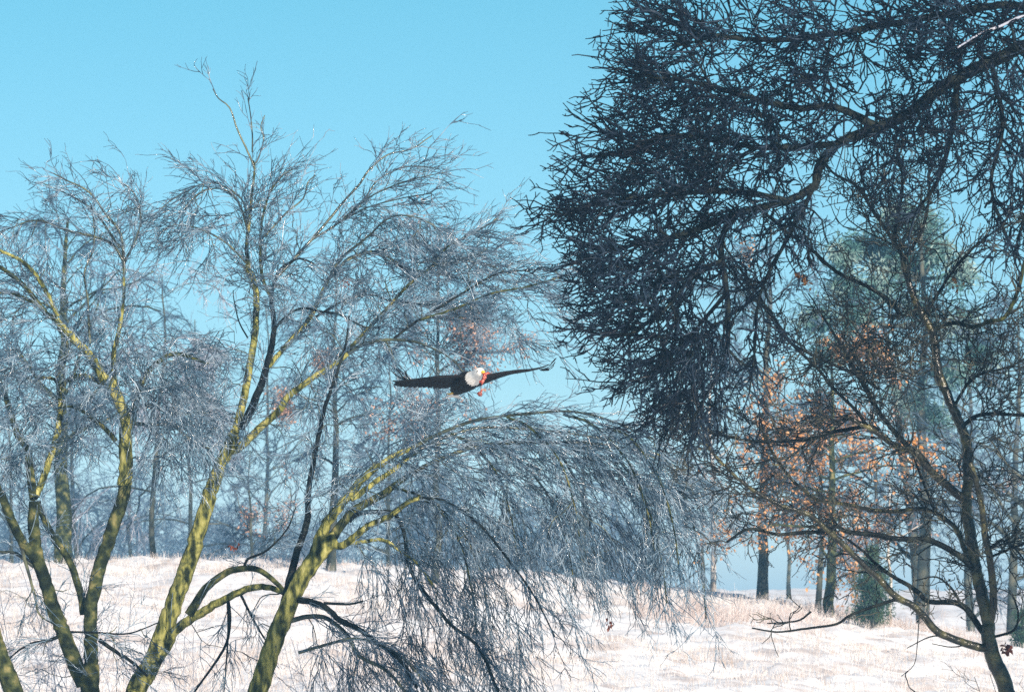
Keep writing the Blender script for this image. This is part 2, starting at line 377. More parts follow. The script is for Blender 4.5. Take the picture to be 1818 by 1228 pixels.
t.limb(20, 14, [(70, 1000), (42, 965), (23, 928), (6, 888), (-15, 840), (-30, 780)], 'g')
t.limb(15, 13, [(148, 1090), (142, 1050), (122, 993), (96, 956), (76, 914), (66, 890)], 'g', 0.15, dz0=0.2)
t.limb(6, 2, [(122, 1121), (85, 1136), (57, 1141), (28, 1158), (8, 1180)], 'k', tw=0.6)
t.limb(8, 4, [(176, 1135), (204, 1155), (235, 1175), (262, 1200)], 'k', tw=0.6)
t.limb(4, 2, [(122, 1121), (170, 1122), (227, 1124), (283, 1104)], 'k', -0.2, tw=0.4)
t.limb(8, 3, [(60, 1005), (28, 982), (0, 979), (-30, 975)], 'b', tw=0.6)
t.limb(7, 2, [(35, 960), (60, 1050), (70, 1090), (100, 1110)], 'b', tw=0.4)
t.blob(60, 640, 110, 110, 60, (-0.2, -0.1)); t.blob(200, 660, 110, 110, 70, (0.0, -0.2)); t.blob(300, 690, 90, 110, 55, (0.2, -0.4))
t.blob(40, 770, 70, 70, 30, (-0.1, -0.4)); t.blob(290, 780, 70, 70, 26, (0.2, -0.5)); t.blob(160, 760, 50, 50, 10)
t.blob(40, 480, 80, 110, 26, (-0.3, 0.0), wt=0.7); t.blob(220, 390, 60, 70, 14, (0.1, 0.1), wt=0.7); t.blob(130, 520, 90, 80, 16, wt=0.6)
t.blob(30, 420, 60, 50, 12, (-0.3, -0.3), wt=0.8)
t.blob(60, 1060, 70, 80, 12, (-0.3, -0.5), wt=0.35); t.blob(60, 1180, 70, 50, 10, (-0.2, -0.4), wt=0.4); t.blob(240, 1140, 60, 50, 8, (0.3, 0.1), wt=0.3)
t.finish('bare_tree', 'many stemmed tree with mossy dark trunk forking low in a wide V at the left', 'tree', MATS, dict(FINE, n1=0.72))

# ---- mossy trunk cut by the left edge
t = Tree(64, 12)
t.limb(46, 26, [(70, 1470), (45, 1300), (24, 1228), (8, 1186), (-6, 1149), (-26, 1080), (-45, 980), (-60, 860)], 'g', 0, name='trunk')
t.limb(14, 6, [(-50, 930), (-30, 850), (-45, 780), (-30, 700)], 'g')
t.blob(-20, 760, 50, 80, 14)
t.finish('bare_tree', 'leaning mossy brown trunk cut off by the bottom left corner', 'tree', MATS, dict(FINE, n1=0.5))

# ---- tall tree with the bright yellow-green trunk
t = Tree(67, 13)
t.limb(46, 40, [(170, 1480), (212, 1330), (241, 1228), (262, 1190)], 'y', 0, name='trunk', tw=0.2)
t.limb(40, 24, [(258, 1200), (280, 1152), (310, 1066), (340, 984), (361, 915), (378, 859), (404, 799), (418, 770)], 'y', 0, name='trunk', tw=0.2)
t.limb(17, 11, [(415, 778), (425, 740), (434, 703), (440, 667), (451, 606), (455, 556), (453, 509), (443, 481), (437, 470)], 'y', 0.1)
t.limb(8, 3, [(443, 481), (438, 440), (444, 380), (449, 330), (452, 299), (450, 285)], 'g', tw=0.5)
t.limb(4, 1.8, [(452, 299), (445, 281), (422, 231), (408, 192), (388, 175), (378, 158)], 'b', 0.1, tw=0.3)
t.limb(3, 1.6, [(448, 270), (448, 239), (444, 198), (440, 175)], 'b', tw=0.3)
t.limb(3, 1.6, [(452, 290), (458, 283), (468, 247), (463, 225), (470, 205)], 'b', tw=0.3)
t.limb(16, 2.5, [(426, 760), (443, 733), (465, 678), (479, 628), (487, 578), (482, 534), (489, 495), (504, 473), (532, 459), (560, 470)], 'k', 0.15)
t.limb(7, 2.5, [(482, 529), (468, 501), (462, 457), (464, 400), (477, 347), (499, 314), (521, 300)], 'g')
t.limb(4, 2, [(470, 420), (508, 378), (538, 353), (546, 325), (560, 311)], 'b', tw=0.5)
t.limb(10, 4, [(475, 652), (507, 614), (534, 584), (554, 559), (565, 534), (582, 498), (615, 462), (651, 448), (679, 451), (705, 466)], 'y', 0.3)
t.limb(5, 2, [(562, 562), (598, 540), (626, 529), (659, 523), (700, 536), (760, 540), (800, 546)], 'k', 0.2)
t.limb(5, 2, [(486, 584), (515, 556), (540, 547), (570, 553), (604, 559), (631, 573), (659, 583), (682, 577)], 'k', -0.3)
t.limb(17, 9, [(408, 800), (430, 790), (465, 756), (496, 728), (510, 706), (537, 684), (565, 664), (595, 645), (618, 628)], 'y', -0.2)
t.limb(7, 2.5, [(618, 628), (651, 609), (700, 603), (750, 610), (800, 636), (822, 660)], 'b', -0.2)
t.limb(8, 2, [(598, 642), (664, 573), (723, 508), (764, 474), (794, 439), (832, 419), (873, 395), (882, 388)], 'g', 0.3)
t.limb(4, 2, [(764, 474), (800, 464), (825, 463), (866, 470), (910, 490)], 'b')
t.limb(5, 2, [(700, 600), (740, 570), (770, 552), (825, 518), (880, 487), (928, 480), (989, 477), (1020, 478)], 'k', 0.2)
t.limb(5, 2, [(745, 568), (805, 549), (873, 521), (928, 511), (989, 494), (1030, 484)], 'g', -0.2)
t.limb(6, 2, [(489, 495), (549, 430), (583, 391), (610, 358), (640, 325), (654, 303), (688, 275), (729, 265), (767, 241)], 'b', 0.2, tw=0.5)
t.limb(4, 2, [(555, 425), (599, 397), (640, 364), (671, 320), (723, 296), (777, 299)], 'b', tw=0.55)
t.limb(3, 1.6, [(605, 395), (620, 378), (661, 347), (720, 322), (788, 306)], 'b')
t.limb(3, 1.6, [(600, 397), (654, 368), (723, 350), (764, 344)], 'b')
t.limb(5, 2, [(582, 498), (600, 465), (620, 446), (654, 419), (695, 385), (740, 386), (770, 400)], 'b')
t.limb(5, 2, [(582, 496), (620, 460), (664, 450), (702, 470), (740, 480), (781, 487), (842, 501)], 'b')
t.limb(4, 1.8, [(440, 400), (433, 361), (416, 342), (383, 325), (355, 328), (328, 342), (300, 358), (272, 385)], 'b', 0.2)
t.limb(4, 1.8, [(440, 410), (424, 360), (397, 336), (361, 339), (335, 360), (315, 390)], 'b', -0.2)
t.limb(4, 1.8, [(440, 470), (400, 430), (350, 405), (305, 400), (280, 420)], 'b')
t.limb(3, 1.5, [(440, 600), (424, 570), (415, 530), (414, 515)], 'k', tw=0.2)
# low side branch arching to the right, with twigs hanging from it
t.limb(22, 9, [(283, 1165), (300, 1140), (310, 1120), (350, 1092), (400, 1063), (436, 1046), (473, 1041), (500, 1050), (530, 1068)], 'y', -0.35, tw=0.2)
t.limb(6, 3, [(404, 1060), (408, 1100), (398, 1150), (345, 1228), (330, 1260)], 'k', 0.0, tw=0.2)
t.limb(5, 2.5, [(425, 1050), (450, 1100), (480, 1150)], 'k', 0.1, tw=0.2)
t.limb(4, 2, [(404, 1062), (405, 1120), (400, 1200), (395, 1250)], 'k', 0.2, tw=0.2)
t.blob(470, 390, 65, 70, 26, (0.1, 0.2), wt=0.8); t.blob(360, 380, 80, 55, 20, (-0.4, -0.3), wt=0.8); t.blob(330, 430, 80, 40, 18, (-0.4, -0.2), wt=0.8)
t.blob(710, 300, 75, 35, 9, (0.6, 0.2), wt=0.8, rot=-20); t.blob(720, 360, 60, 26, 6, (0.6, 0.0), wt=0.7)
t.blob(600, 480, 105, 60, 26, (0.3, 0.0)); t.blob(480, 480, 90, 70, 34, (0.0, 0.1)); t.blob(700, 440, 90, 60, 30, (0.4, -0.1))
t.blob(820, 450, 90, 50, 30, (0.6, 0.0)); t.blob(930, 500, 80, 40, 18, (0.7, -0.1), wt=0.8); t.blob(940, 600, 80, 60, 14, (0.6, -0.2), wt=0.7); t.blob(780, 560, 120, 50, 26, (0.5, -0.1), wt=0.8)
t.blob(640, 560, 110, 70, 26, (0.3, -0.3), wt=0.8); t.blob(560, 640, 90, 80, 16, (0.1, -0.4), wt=0.7); t.blob(390, 640, 70, 80, 24, (-0.1, -0.4), wt=0.9)
t.blob(380, 740, 70, 70, 16, (-0.2, -0.5), wt=0.8); t.blob(720, 670, 110, 60, 20, (0.3, -0.5), wt=0.7); t.blob(560, 740, 80, 70, 12, (0.1, -0.6), wt=0.7)
pass
t.finish('bare_tree', 'tall bare tree with a smooth bright yellow green trunk leaning right behind the eagle', 'tree', MATS, dict(FINE, n1=0.70, grav=0.03), leaf=[(415, 968, 7, 14, 0.05), (612, 502, 9, 16, 0.05)])

# ---- weeping tree
t = Tree(64, 14)
t.limb(46, 36, [(385, 1480), (425, 1330), (458, 1228), (484, 1145), (502, 1101)], 'y', 0, name='trunk', tw=0.1)
t.limb(36, 32, [(498, 1110), (520, 1057), (546, 1010), (575, 973), (597, 955)], 'y', 0, name='trunk', tw=0.1)
t.limb(16, 2.5, [(492, 1125), (500, 1090), (512, 1040), (526, 984), (545, 926), (548, 871), (560, 800), (575, 730), (588, 690), (612, 620), (620, 560)], 'k', 0.15, dz0=0.12, tw=0.8)
t.limb(24, 9, [(556, 990), (570, 950), (590, 915), (619, 879), (648, 846), (690, 815), (730, 795)], 'y', -0.1)
t.limb(7, 2.5, [(730, 795), (790, 765), (850, 745), (930, 735), (1010, 730), (1080, 745), (1160, 780)], 'b', -0.1)
t.limb(20, 11, [(590, 955), (604, 933), (626, 908), (663, 886), (692, 868), (721, 846)], 'g', 0.1)
t.limb(8, 2.5, [(721, 846), (780, 815), (860, 790), (960, 785), (1080, 790), (1170, 815), (1240, 850), (1280, 890)], 'b', 0.1)
t.limb(13, 7, [(622, 885), (634, 880), (663, 857), (703, 831), (739, 802)], 'y', 0.3)
t.limb(6, 2.5, [(739, 802), (780, 780), (850, 760), (940, 762), (1050, 775), (1150, 800), (1230, 830)], 'b', 0.3)
t.limb(16, 9, [(595, 965), (604, 970), (626, 955), (655, 933), (692, 915), (728, 889), (745, 884)], 'y', -0.4)
t.limb(6, 2.5, [(740, 884), (790, 890), (850, 930), (900, 990), (950, 1060), (985, 1130)], 'k', -0.4)
t.limb(8, 5, [(620, 925), (637, 911), (674, 908), (699, 911), (717, 944), (725, 999), (747, 1043), (783, 1087), (800, 1108), (850, 1150), (885, 1228)], 'k', -0.3)
t.limb(7, 4, [(610, 965), (641, 962), (680, 958), (710, 977), (739, 999), (770, 1040)], 'y', -0.5)
t.limb(12, 6, [(515, 1063), (553, 1068), (579, 1079), (604, 1101), (637, 1116), (670, 1141), (710, 1170), (740, 1220)], 'k', -0.4)
t.limb(9, 5, [(512, 1103), (546, 1094), (582, 1098), (619, 1130), (637, 1163), (685, 1189), (720, 1228), (735, 1250)], 'b', -0.2)
t.limb(6, 3, [(530, 1158), (575, 1145), (619, 1134), (663, 1138), (710, 1163), (739, 1192), (765, 1228)], 'b', -0.2, dz0=-0.3)
t.limb(8, 17, [(506, 1050), (484, 1028), (455, 1010), (422, 1010), (400, 1017), (365, 1044), (345, 1075), (335, 1091)], 'g', -0.1, tw=0.3)
t.limb(5, 2, [(433, 1008), (440, 992), (473, 977), (509, 940), (525, 900)], 'k', -0.3, tw=0.5)
t.limb(5, 3, [(575, 1070), (620, 1072), (645, 1066)], 'k', -0.2, tw=0.3)
for (a, b, c) in [(800, 770, 1), (900, 740, 1), (1000, 735, 1), (1080, 760, 1), (1150, 800, 1), (860, 790, 1), (960, 785, 1), (700, 865, 1), (750, 885, 1), (1050, 790, 1)]:
    L = t.rng.uniform(170, 300); k_ = t.rng.uniform(0.35, 0.6)
    t.limb(5, 2.2, [(a, b), (a+60*k_*1.5, b+20), (a+150*k_*1.3, b+L*0.35), (a+210*k_*1.2, b+L*0.7), (a+250*k_*1.1, b+L)], 'g')
t.blob(850, 800, 170, 60, 62, (0.9, -0.1), droop=0.22); t.blob(1030, 820, 180, 75, 90, (1.0, -0.15), droop=0.22); t.blob(1170, 880, 85, 90, 48, (0.9, -0.4), droop=0.3)
t.blob(800, 920, 140, 90, 62, (0.5, -0.7), droop=0.3); t.blob(970, 950, 160, 90, 66, (0.6, -0.7), droop=0.3); t.blob(1130, 1000, 120, 55, 24, (0.4, -0.9), droop=0.3)
t.blob(720, 1010, 90, 80, 30, (0.3, -1), droop=0.3, wt=0.9); t.blob(830, 1090, 120, 90, 44, (0.45, -0.9), droop=0.3, wt=0.8); t.blob(950, 1120, 90, 70, 9, (0.45, -0.9), droop=0.3, wt=0.8)
t.blob(660, 1170, 130, 60, 50, (0.4, -0.8), droop=0.3, wt=1.0); t.blob(860, 1190, 100, 50, 28, (0.4, -1), droop=0.25, wt=0.7)
t.blob(600, 820, 110, 90, 26, (-0.1, -0.2), wt=0.8); t.blob(520, 880, 60, 80, 12, (-0.2, -0.2), wt=0.8); t.blob(720, 760, 120, 50, 22, (0.4, 0.1), wt=0.8)
t.blob(430, 1120, 90, 60, 8, (0, -0.9), wt=0.4)
t.finish('weeping_tree', 'bare tree with a curtain of weeping frosted twigs arching right below the eagle', 'tree', MATS, leaf=[(1082, 1108, 7, 14, 0.05)], tw=dict(FINE, n1=0.66, grav=0.06, L1=(0.3, 0.85)))

# ---- dark glazed tree on the right
OAK = dict(L1=(0.3, 0.8), L2=(0.12, 0.4), L3=(0.05, 0.16), r=(2.9, 2.3, 1.9, 1.4), n1=0.60, n2=2.8, n3=1.9, sig=0.32, grav=-0.02, ang=(35, 75), K1=7, K2=5)
t = Tree(54, 15)
t.limb(38, 25, [(1850, 1520), (1818, 1360), (1788, 1228), (1769, 1180), (1757, 1149), (1754, 1107)], 'i', 0, name='trunk', tw=0.1)
t.limb(23, 16, [(1755, 1120), (1754, 1100), (1745, 1064), (1734, 1016), (1726, 965), (1718, 922), (1716, 882), (1719, 837), (1716, 788), (1703, 749), (1687, 713), (1677, 690)], 'i', 0.05, name='trunk', tw=0.3)
t.limb(18, 9, [(1677, 690), (1664, 651), (1657, 593), (1629, 543), (1608, 483), (1600, 449)], 'i', 0.1)
t.limb(15, 9, [(1758, 1110), (1764, 1064), (1759, 1002), (1749, 951), (1745, 914), (1733, 855), (1722, 820)], 'i', -0.3)
t.limb(8, 3, [(1600, 449), (1575, 410), (1549, 373), (1520, 330), (1477, 305), (1450, 260)], 'k')
t.limb(7, 3, [(1600, 449), (1588, 424), (1597, 370), (1602, 320), (1590, 250)], 'k')
t.limb(7, 3, [(1604, 465), (1640, 400), (1650, 330), (1645, 260)], 'k')
t.limb(15, 3, [(1755, 1152), (1714, 1141), (1669, 1124), (1649, 1104), (1621, 1075), (1590, 1058), (1561, 1027), (1533, 1002), (1493, 962), (1468, 939), (1437, 914), (1380, 894), (1330, 865), (1290, 830), (1255, 790), (1215, 730)], 'i', -0.3, tw=0.5)
t.limb(6, 2.5, [(1590, 1063), (1513, 1090), (1485, 1107), (1431, 1115), (1380, 1121), (1335, 1114)], 'k', -0.2, tw=0.1)
t.limb(4, 2, [(1440, 1085), (1420, 1100), (1395, 1104), (1362, 1106)], 'k', 0, dz0=-0.6, tw=0.1)
t.limb(12, 4, [(1748, 1125), (1706, 1073), (1649, 1067), (1626, 1047), (1584, 1022), (1550, 996), (1533, 979), (1505, 957)], 'k', 0.3, tw=0.4)
t.limb(5, 2, [(1706, 1073), (1692, 1047), (1663, 1024), (1625, 1030)], 'k', tw=0.3)
t.limb(12, 4, [(1735, 1018), (1706, 988), (1652, 959), (1621, 957), (1584, 955), (1550, 948), (1505, 944), (1485, 934), (1465, 942), (1422, 945), (1380, 948), (1330, 938), (1290, 962)], 'k', -0.3, tw=0.6)
t.limb(10, 4, [(1733, 1022), (1711, 971), (1700, 942), (1677, 920), (1649, 906), (1621, 903), (1592, 908), (1539, 903), (1499, 894), (1451, 886), (1405, 850), (1370, 800), (1350, 755)], 'i', 0.25, tw=0.6)
t.limb(6, 3, [(1663, 914), (1649, 880), (1628, 827), (1615, 790)], 'k', tw=0.8)
t.limb(16, 7, [(1715, 885), (1706, 882), (1680, 860), (1651, 834), (1628, 804), (1595, 795), (1563, 772), (1543, 759), (1500, 738)], 'i', -0.35)
t.limb(10, 4, [(1620, 800), (1608, 788), (1576, 752), (1556, 723), (1520, 660), (1485, 600), (1460, 560)], 'k', 0.2)
t.limb(6, 2.5, [(1540, 757), (1520, 729), (1481, 690), (1449, 651), (1410, 615), (1385, 580), (1330, 500), (1280, 430), (1230, 370), (1180, 330)], 'k', -0.1, tw=0.5)
t.limb(8, 3, [(1560, 765), (1543, 757), (1488, 765), (1442, 778), (1400, 783), (1330, 782), (1245, 764), (1200, 745)], 'k', 0.3, tw=0.8)
t.limb(8, 5, [(1710, 755), (1732, 739), (1758, 734), (1818, 737), (1850, 735)], 'k', -0.2)
t.limb(6, 3, [(1693, 722), (1719, 680), (1742, 664), (1791, 651), (1830, 630)], 'k')
t.limb(8, 6, [(1658, 585), (1693, 573), (1729, 580), (1758, 570), (1784, 563), (1807, 517), (1820, 462), (1835, 420)], 'g', -0.3, tw=0.5)
t.limb(8, 3, [(1600, 560), (1574, 530), (1531, 504), (1485, 483), (1434, 437), (1400, 415), (1362, 382), (1300, 330), (1240, 290)], 'k', -0.2, tw=0.6)
t.limb(6, 3, [(1560, 690), (1520, 665), (1472, 644), (1400, 606), (1379, 572), (1337, 526), (1320, 509), (1265, 445), (1200, 390)], 'k', 0.2, tw=0.6)
t.limb(6, 3, [(1640, 560), (1700, 470), (1740, 430), (1790, 395)], 'k')
t.limb(5, 2.5, [(1755, 990), (1790, 975), (1830, 960)], 'k', tw=0.5); t.limb(5, 2.5, [(1752, 975), (1785, 960), (1825, 1000)], 'k', tw=0.5)
t.limb(5, 3, [(1764, 1130), (1800, 1118), (1808, 1090), (1800, 1060)], 'k', tw=0.3)
t.limb(3, 1.5, [(1680, 1128), (1650, 1130), (1610, 1150)], 'k', tw=0.1); t.limb(3, 1.5, [(1720, 1143), (1690, 1148), (1655, 1142)], 'k', tw=0.1)
t.limb(1.8, 1.2, [(1632, 1090), (1628, 1150), (1622, 1180), (1600, 1200)], 'k', tw=0.1)
BW = (4.5, 2.4)
t.blob(1560, 660, 110, 100, 34, (-0.4, 0.1), br=BW, wt=1.3); t.blob(1420, 740, 110, 70, 24, (-0.6, 0.0), br=BW); t.blob(1600, 560, 90, 90, 26, (-0.2, 0.2), br=BW)
t.blob(1760, 620, 70, 110, 26, (0.2, 0.1), br=BW); t.blob(1770, 800, 60, 90, 14, (0.3, 0.0), br=BW); t.blob(1620, 380, 120, 90, 14, (0.0, 0.4), br=BW)
t.blob(1430, 900, 120, 60, 16, (-0.6, 0.0), br=BW, wt=0.6); t.blob(1290, 800, 70, 60, 10, (-0.6, 0.1), br=BW, wt=0.8); t.blob(1600, 880, 110, 80, 16, (-0.5, 0.1), br=BW, wt=0.8)
t.blob(1480, 540, 90, 70, 12, (-0.4, 0.2), br=BW, wt=0.8); t.blob(1560, 980, 120, 50, 12, (-0.6, -0.1), br=BW, wt=0.5); t.blob(1790, 960, 40, 60, 8, (0.5, 0.0), br=BW, wt=0.6)
t.finish('glazed_tree', 'dark ice glazed bare tree on the right whose trunk rises from the bottom right corner', 'tree',
         dict(MATS, branch=M_black, twig=M_twig_g), OAK, leaf=[(1700, 505, 12, 10, 0.07), (1622, 785, 11, 14, 0.07), (1428, 497, 12, 18, 0.08), (1787, 1150, 9, 22, 0.07)])

# ---- great dark crown reaching in from the upper right
SPUR = dict(L1=(0.22, 0.62), L2=(0.10, 0.30), L3=(0.04, 0.12), r=(4.3, 3.2, 2.4, 1.7), n1=0.58, n2=2.9, n3=2.1, sig=0.24, grav=-0.01, ang=(30, 70), K1=6, K2=4)
t = Tree(51, 16)
t.limb(110, 80, [(2160, 1560), (2120, 1200), (2090, 800), (2050, 420), (2010, 200)], 'k', 0, name='trunk', tw=0)
t.limb(30, 11, [(2040, 330), (1950, 150), (1850, 80), (1760, 110), (1700, 140), (1664, 159), (1611, 203), (1544, 232), (1486, 256), (1452, 300), (1447, 329), (1399, 357), (1350, 367), (1302, 382)], 'k', -0.05, tw=2.5)
t.limb(17, 6, [(2010, 200), (1900, 60), (1800, 10), (1600, 40), (1400, 70), (1250, 60), (1150, 20), (1110, -10)], 'k', 0.1)
t.limb(14, 4, [(1560, 225), (1480, 190), (1400, 190), (1250, 150), (1150, 135), (1085, 120)], 'k', -0.2)
t.limb(12, 4, [(1486, 256), (1350, 262), (1200, 240), (1100, 270), (1040, 280)], 'k', 0.2)
t.limb(12, 3, [(1399, 357), (1300, 340), (1130, 350), (1030, 368), (985, 375)], 'k', -0.1)
t.limb(14, 4, [(1302, 382), (1200, 420), (1100, 440), (1040, 462)], 'k', 0.2)
t.limb(12, 5, [(1302, 382), (1280, 435), (1292, 540), (1287, 640), (1255, 700), (1220, 760)], 'k', 0)
t.limb(9, 3, [(1285, 460), (1230, 490), (1180, 550), (1110, 595), (1050, 590)], 'k', -0.2)
t.limb(8, 3, [(1290, 520), (1230, 590), (1170, 650), (1120, 680)], 'k', 0.2)
t.limb(8, 3, [(1447, 329), (1400, 420), (1350, 520), (1340, 620), (1330, 700)], 'k', 0.1)
t.limb(12, 4, [(1700, 140), (1690, 230), (1660, 330), (1600, 400)], 'k', 0.2, tw=0.6)
t.limb(10, 4, [(1760, 110), (1780, 220), (1760, 330), (1790, 430)], 'k', -0.2)
t.limb(12, 4, [(1950, 150), (1900, 260), (1840, 330), (1800, 450)], 'k', -0.2)
t.limb(6, 3, [(1830, 20), (1780, 45), (1740, 60), (1700, 85)], 'f', -0.6, dz0=-0.8)
SB = (10.0, 4.0)
for (cx, cy, rx, ry, n, fl, wt) in [
    (1180, 60, 110, 60, 42, (-0.9, 0.1), 1.0), (1400, 60, 130, 90, 60, (-0.5, 0.1), 1.1), (1640, 60, 150, 80, 80, (-0.3, 0.1), 1.1), (1800, 100, 70, 120, 36, (0, 0), 1.0),
    (1140, 150, 85, 60, 40, (-0.9, 0.1), 1.0), (1270, 200, 110, 90, 60, (-0.7, 0.0), 1.1), (1440, 200, 110, 80, 46, (-0.5, 0.0), 1.1), (1600, 190, 110, 80, 46, (-0.2, -0.2), 1.0),
    (1110, 250, 80, 60, 38, (-0.9, 0.2), 1.0), (1080, 350, 90, 50, 36, (-0.9, 0.1), 1.0), (1200, 330, 100, 80, 55, (-0.7, 0.0), 1.1), (1320, 300, 90, 70, 36, (-0.4, 0.0), 1.0),
    (1080, 460, 80, 55, 34, (-0.9, 0.0), 1.0), (1200, 460, 90, 70, 50, (-0.5, -0.3), 1.1), (1130, 565, 85, 55, 34, (-0.7, 0.0), 1.0), (1220, 600, 80, 70, 42, (-0.3, -0.6), 1.1),
    (1160, 670, 70, 50, 24, (-0.3, -0.6), 0.9), (1240, 710, 50, 50, 18, (-0.2, -0.8), 0.9), (1320, 560, 50, 110, 16, (-0.1, -0.8), 0.6), (1400, 420, 70, 60, 14, (-0.1, -0.6), 0.5),
    (1720, 240, 110, 90, 44, (-0.1, -0.2), 0.9), (1790, 360, 60, 90, 16, (0, -0.4), 0.7), (1045, 420, 50, 50, 11, (-0.9, 0.1), 0.8), (1065, 530, 50, 50, 12, (-0.9, 0.0), 0.8), (1120, 660, 50, 35, 8, (-0.7, -0.2), 0.8), (1190, 735, 70, 40, 12, (-0.4, -0.5), 0.8), (1560, 300, 70, 50, 10, (0, -0.4), 0.5)]:
    t.blob(cx+((40 if cy < 300 else 8) if cx < 1260 else 12), cy, rx*0.95, ry, n, fl, br=SB, wt=wt, droop=0.05, rz=1.3)
t.finish('spreading_tree', 'dense black crown of spiky icy twigs reaching in from the upper right', 'tree',
         dict(MATS, branch=M_black, twig=M_twig_d), SPUR)

# ------------------------------------------------------------------ trees farther off
def far_tree(x, D, h, wtr, name, label, crown=(0.35, 1.0), width=0.45, n=(14, 6, 5, 3), droop=0.05, up=0.5, bark=None, twig=None, leaf=None, lean=0.0, seed=1, group='bare trees beyond the field', r=1.0, z=None, pts=None, cone=False):
    global rng
    rng = np.random.default_rng(seed)
    X = (x-909)/FPX*D; base = np.array([X, D, float(gz(X, D)) - 0.1])
    root = empty(name, base+np.array([0, 0, 0.1]), label, 'tree', group)
    loc = np.array(base)+np.array([0, 0, 0.1])
    K = 14; tt = np.linspace(0, 1, K+1)
    T = base + np.c_[lean*h*tt + np.cumsum(rng.normal(size=K+1))*h*0.004, np.cumsum(rng.normal(size=K+1))*h*0.004, h*0.93*tt]
    R = wtr/2*(1-0.85*tt**1.1)*(1+0.3*np.exp(-tt*30))
    b = Bag(); b.add(T[None], R[None], 10, ref=np.array([0, 1.0, 0])); b.build('trunk', bark or M_far, root, loc)
    nL = n[0]; f = np.sort(rng.uniform(crown[0], 0.97, nL)); k = f*K; ki = np.minimum(k.astype(int), K-1); fr = (k-ki)[:, None]
    pos = T[ki]*(1-fr)+T[ki+1]*fr; az = rng.uniform(0, 2*math.pi, nL)
    d = np.c_[np.cos(az), np.sin(az), np.full(nL, up)+0.5*f]
    L = h*width*np.where(cone, 1.15-f, 1.25-0.75*f)*rng.uniform(0.7, 1.1, nL)
    A, RA = grow(pos, d, L, wtr*0.22*(1.1-f), np.full(nL, 0.012*r), 8, 0.14, np.array([[0, 0, -droop]]))
    b = Bag(); b.add(A, RA, 5); b.build('limbs', bark or M_far, root, loc)
    b = Bag()
    po, di, _, pi = spawn(A, RA, n[1], 0.15, (25, 60)); B, RB = grow(po, di, L[pi]*rng.uniform(0.25, 0.5, len(pi)), np.full(len(pi), 0.016*r), np.full(len(pi), 0.007*r), 5, 0.18, np.array([[0, 0, -droop*1.3]])); b.add(B, RB, 3)
    Lb = L[pi]*0.38
    po, di, _, pi = spawn(B, RB, n[2], 0.1, (25, 60)); Cc, RC = grow(po, di, Lb[pi]*rng.uniform(0.35, 0.7, len(pi)), np.full(len(pi), 0.009*r), np.full(len(pi), 0.006*r), 4, 0.18, np.array([[0, 0, -droop*1.5]])); b.add(Cc, RC, 3)
    if n[3]:
        po, di, _, pi = spawn(Cc, RC, n[3], 0.1, (25, 60)); E, RE = grow(po, di, rng.uniform(0.12, 0.35, len(pi))*h/8, np.full(len(pi), 0.006*r), np.full(len(pi), 0.005*r), 2, 0.2, np.array([[0, 0, -droop]])); b.add(E, RE, 3)
    b.build('crown', twig or M_fartwig, root, loc)
    if leaf:
        cnt, size, mat, sel = leaf
        ends = Cc.reshape(-1, 3); m = vnoise(ends[:, 0]*sel+seed, ends[:, 2]*sel+3, 9) > 0.40
        ends = ends[m] if m.sum() > 50 else ends
        q = ends[rng.integers(0, len(ends), cnt)]+rng.normal(size=(cnt, 3))*0.09
        leaves_mesh(q, size, 'leaves', mat, root, loc)
    return root
def pine(x, D, h, wtr, name, label, seed, clumps, mat, needle=0.16, per=420, group=None, cat='tree'):
    global rng
    rng = np.random.default_rng(seed)
    X = (x-909)/FPX*D; base = np.array([X, D, float(gz(X, D))])
    root = empty(name, base, label, cat, group)
    K = 10; tt = np.linspace(0, 1, K+1)
    T = base + np.c_[rng.normal(size=K+1)*0.05, rng.normal(size=K+1)*0.05, h*tt-0.1]
    b = Bag(); b.add(T[None], (wtr/2*(1-0.85*tt))[None], 10, ref=np.array([0, 1.0, 0])); b.build('trunk', M_far, root, base)
    limbs = Bag(); V = []; 
    for (cx, cy, rx, ry) in clumps:
        dz = rng.uniform(-1.5, 1.5)*rx/60
        c = P(cx, cy, D+dz); px = D/FPX
        j = np.argmin(np.abs(T[:, 2]-(c[2]-0.5))); p0 = T[j]
        h_ = np.linspace(0, 1, 7)[:, None]; q = p0*(1-h_)+c*h_; q[1:-1, 2] -= 0.15*np.sin(h_[1:-1, 0]*3.1)
        limbs.add(q[None], np.linspace(wtr*0.16, 0.02, 7)[None], 5)
        nb = 26
        u = norm(rng.normal(size=(nb, 3)))*rng.uniform(0.3, 1, (nb, 1))
        tip = c+u*np.array([rx*px, rx*px, ry*px])
        A, RA = grow(np.broadcast_to(c-np.array([0, 0, ry*px*0.3]), (nb, 3)), tip-c+np.array([0, 0, 0.1]), np.linalg.norm(tip-c, axis=1), np.full(nb, 0.015), np.full(nb, 0.008), 4, 0.15, np.zeros((1, 3)))
        limbs.add(A, RA, 3)
        m = per
        s = A.reshape(-1, 3)[rng.integers(0, nb*5, m)]+rng.normal(size=(m, 3))*min(0.16, rx*px*0.25)
        V.append(s)
    limbs.build('limbs', M_far, root, base)
    leaves_mesh(np.concatenate(V), needle, 'needles', mat, root, base, aspect=0.22)
    return root
FT = far_tree
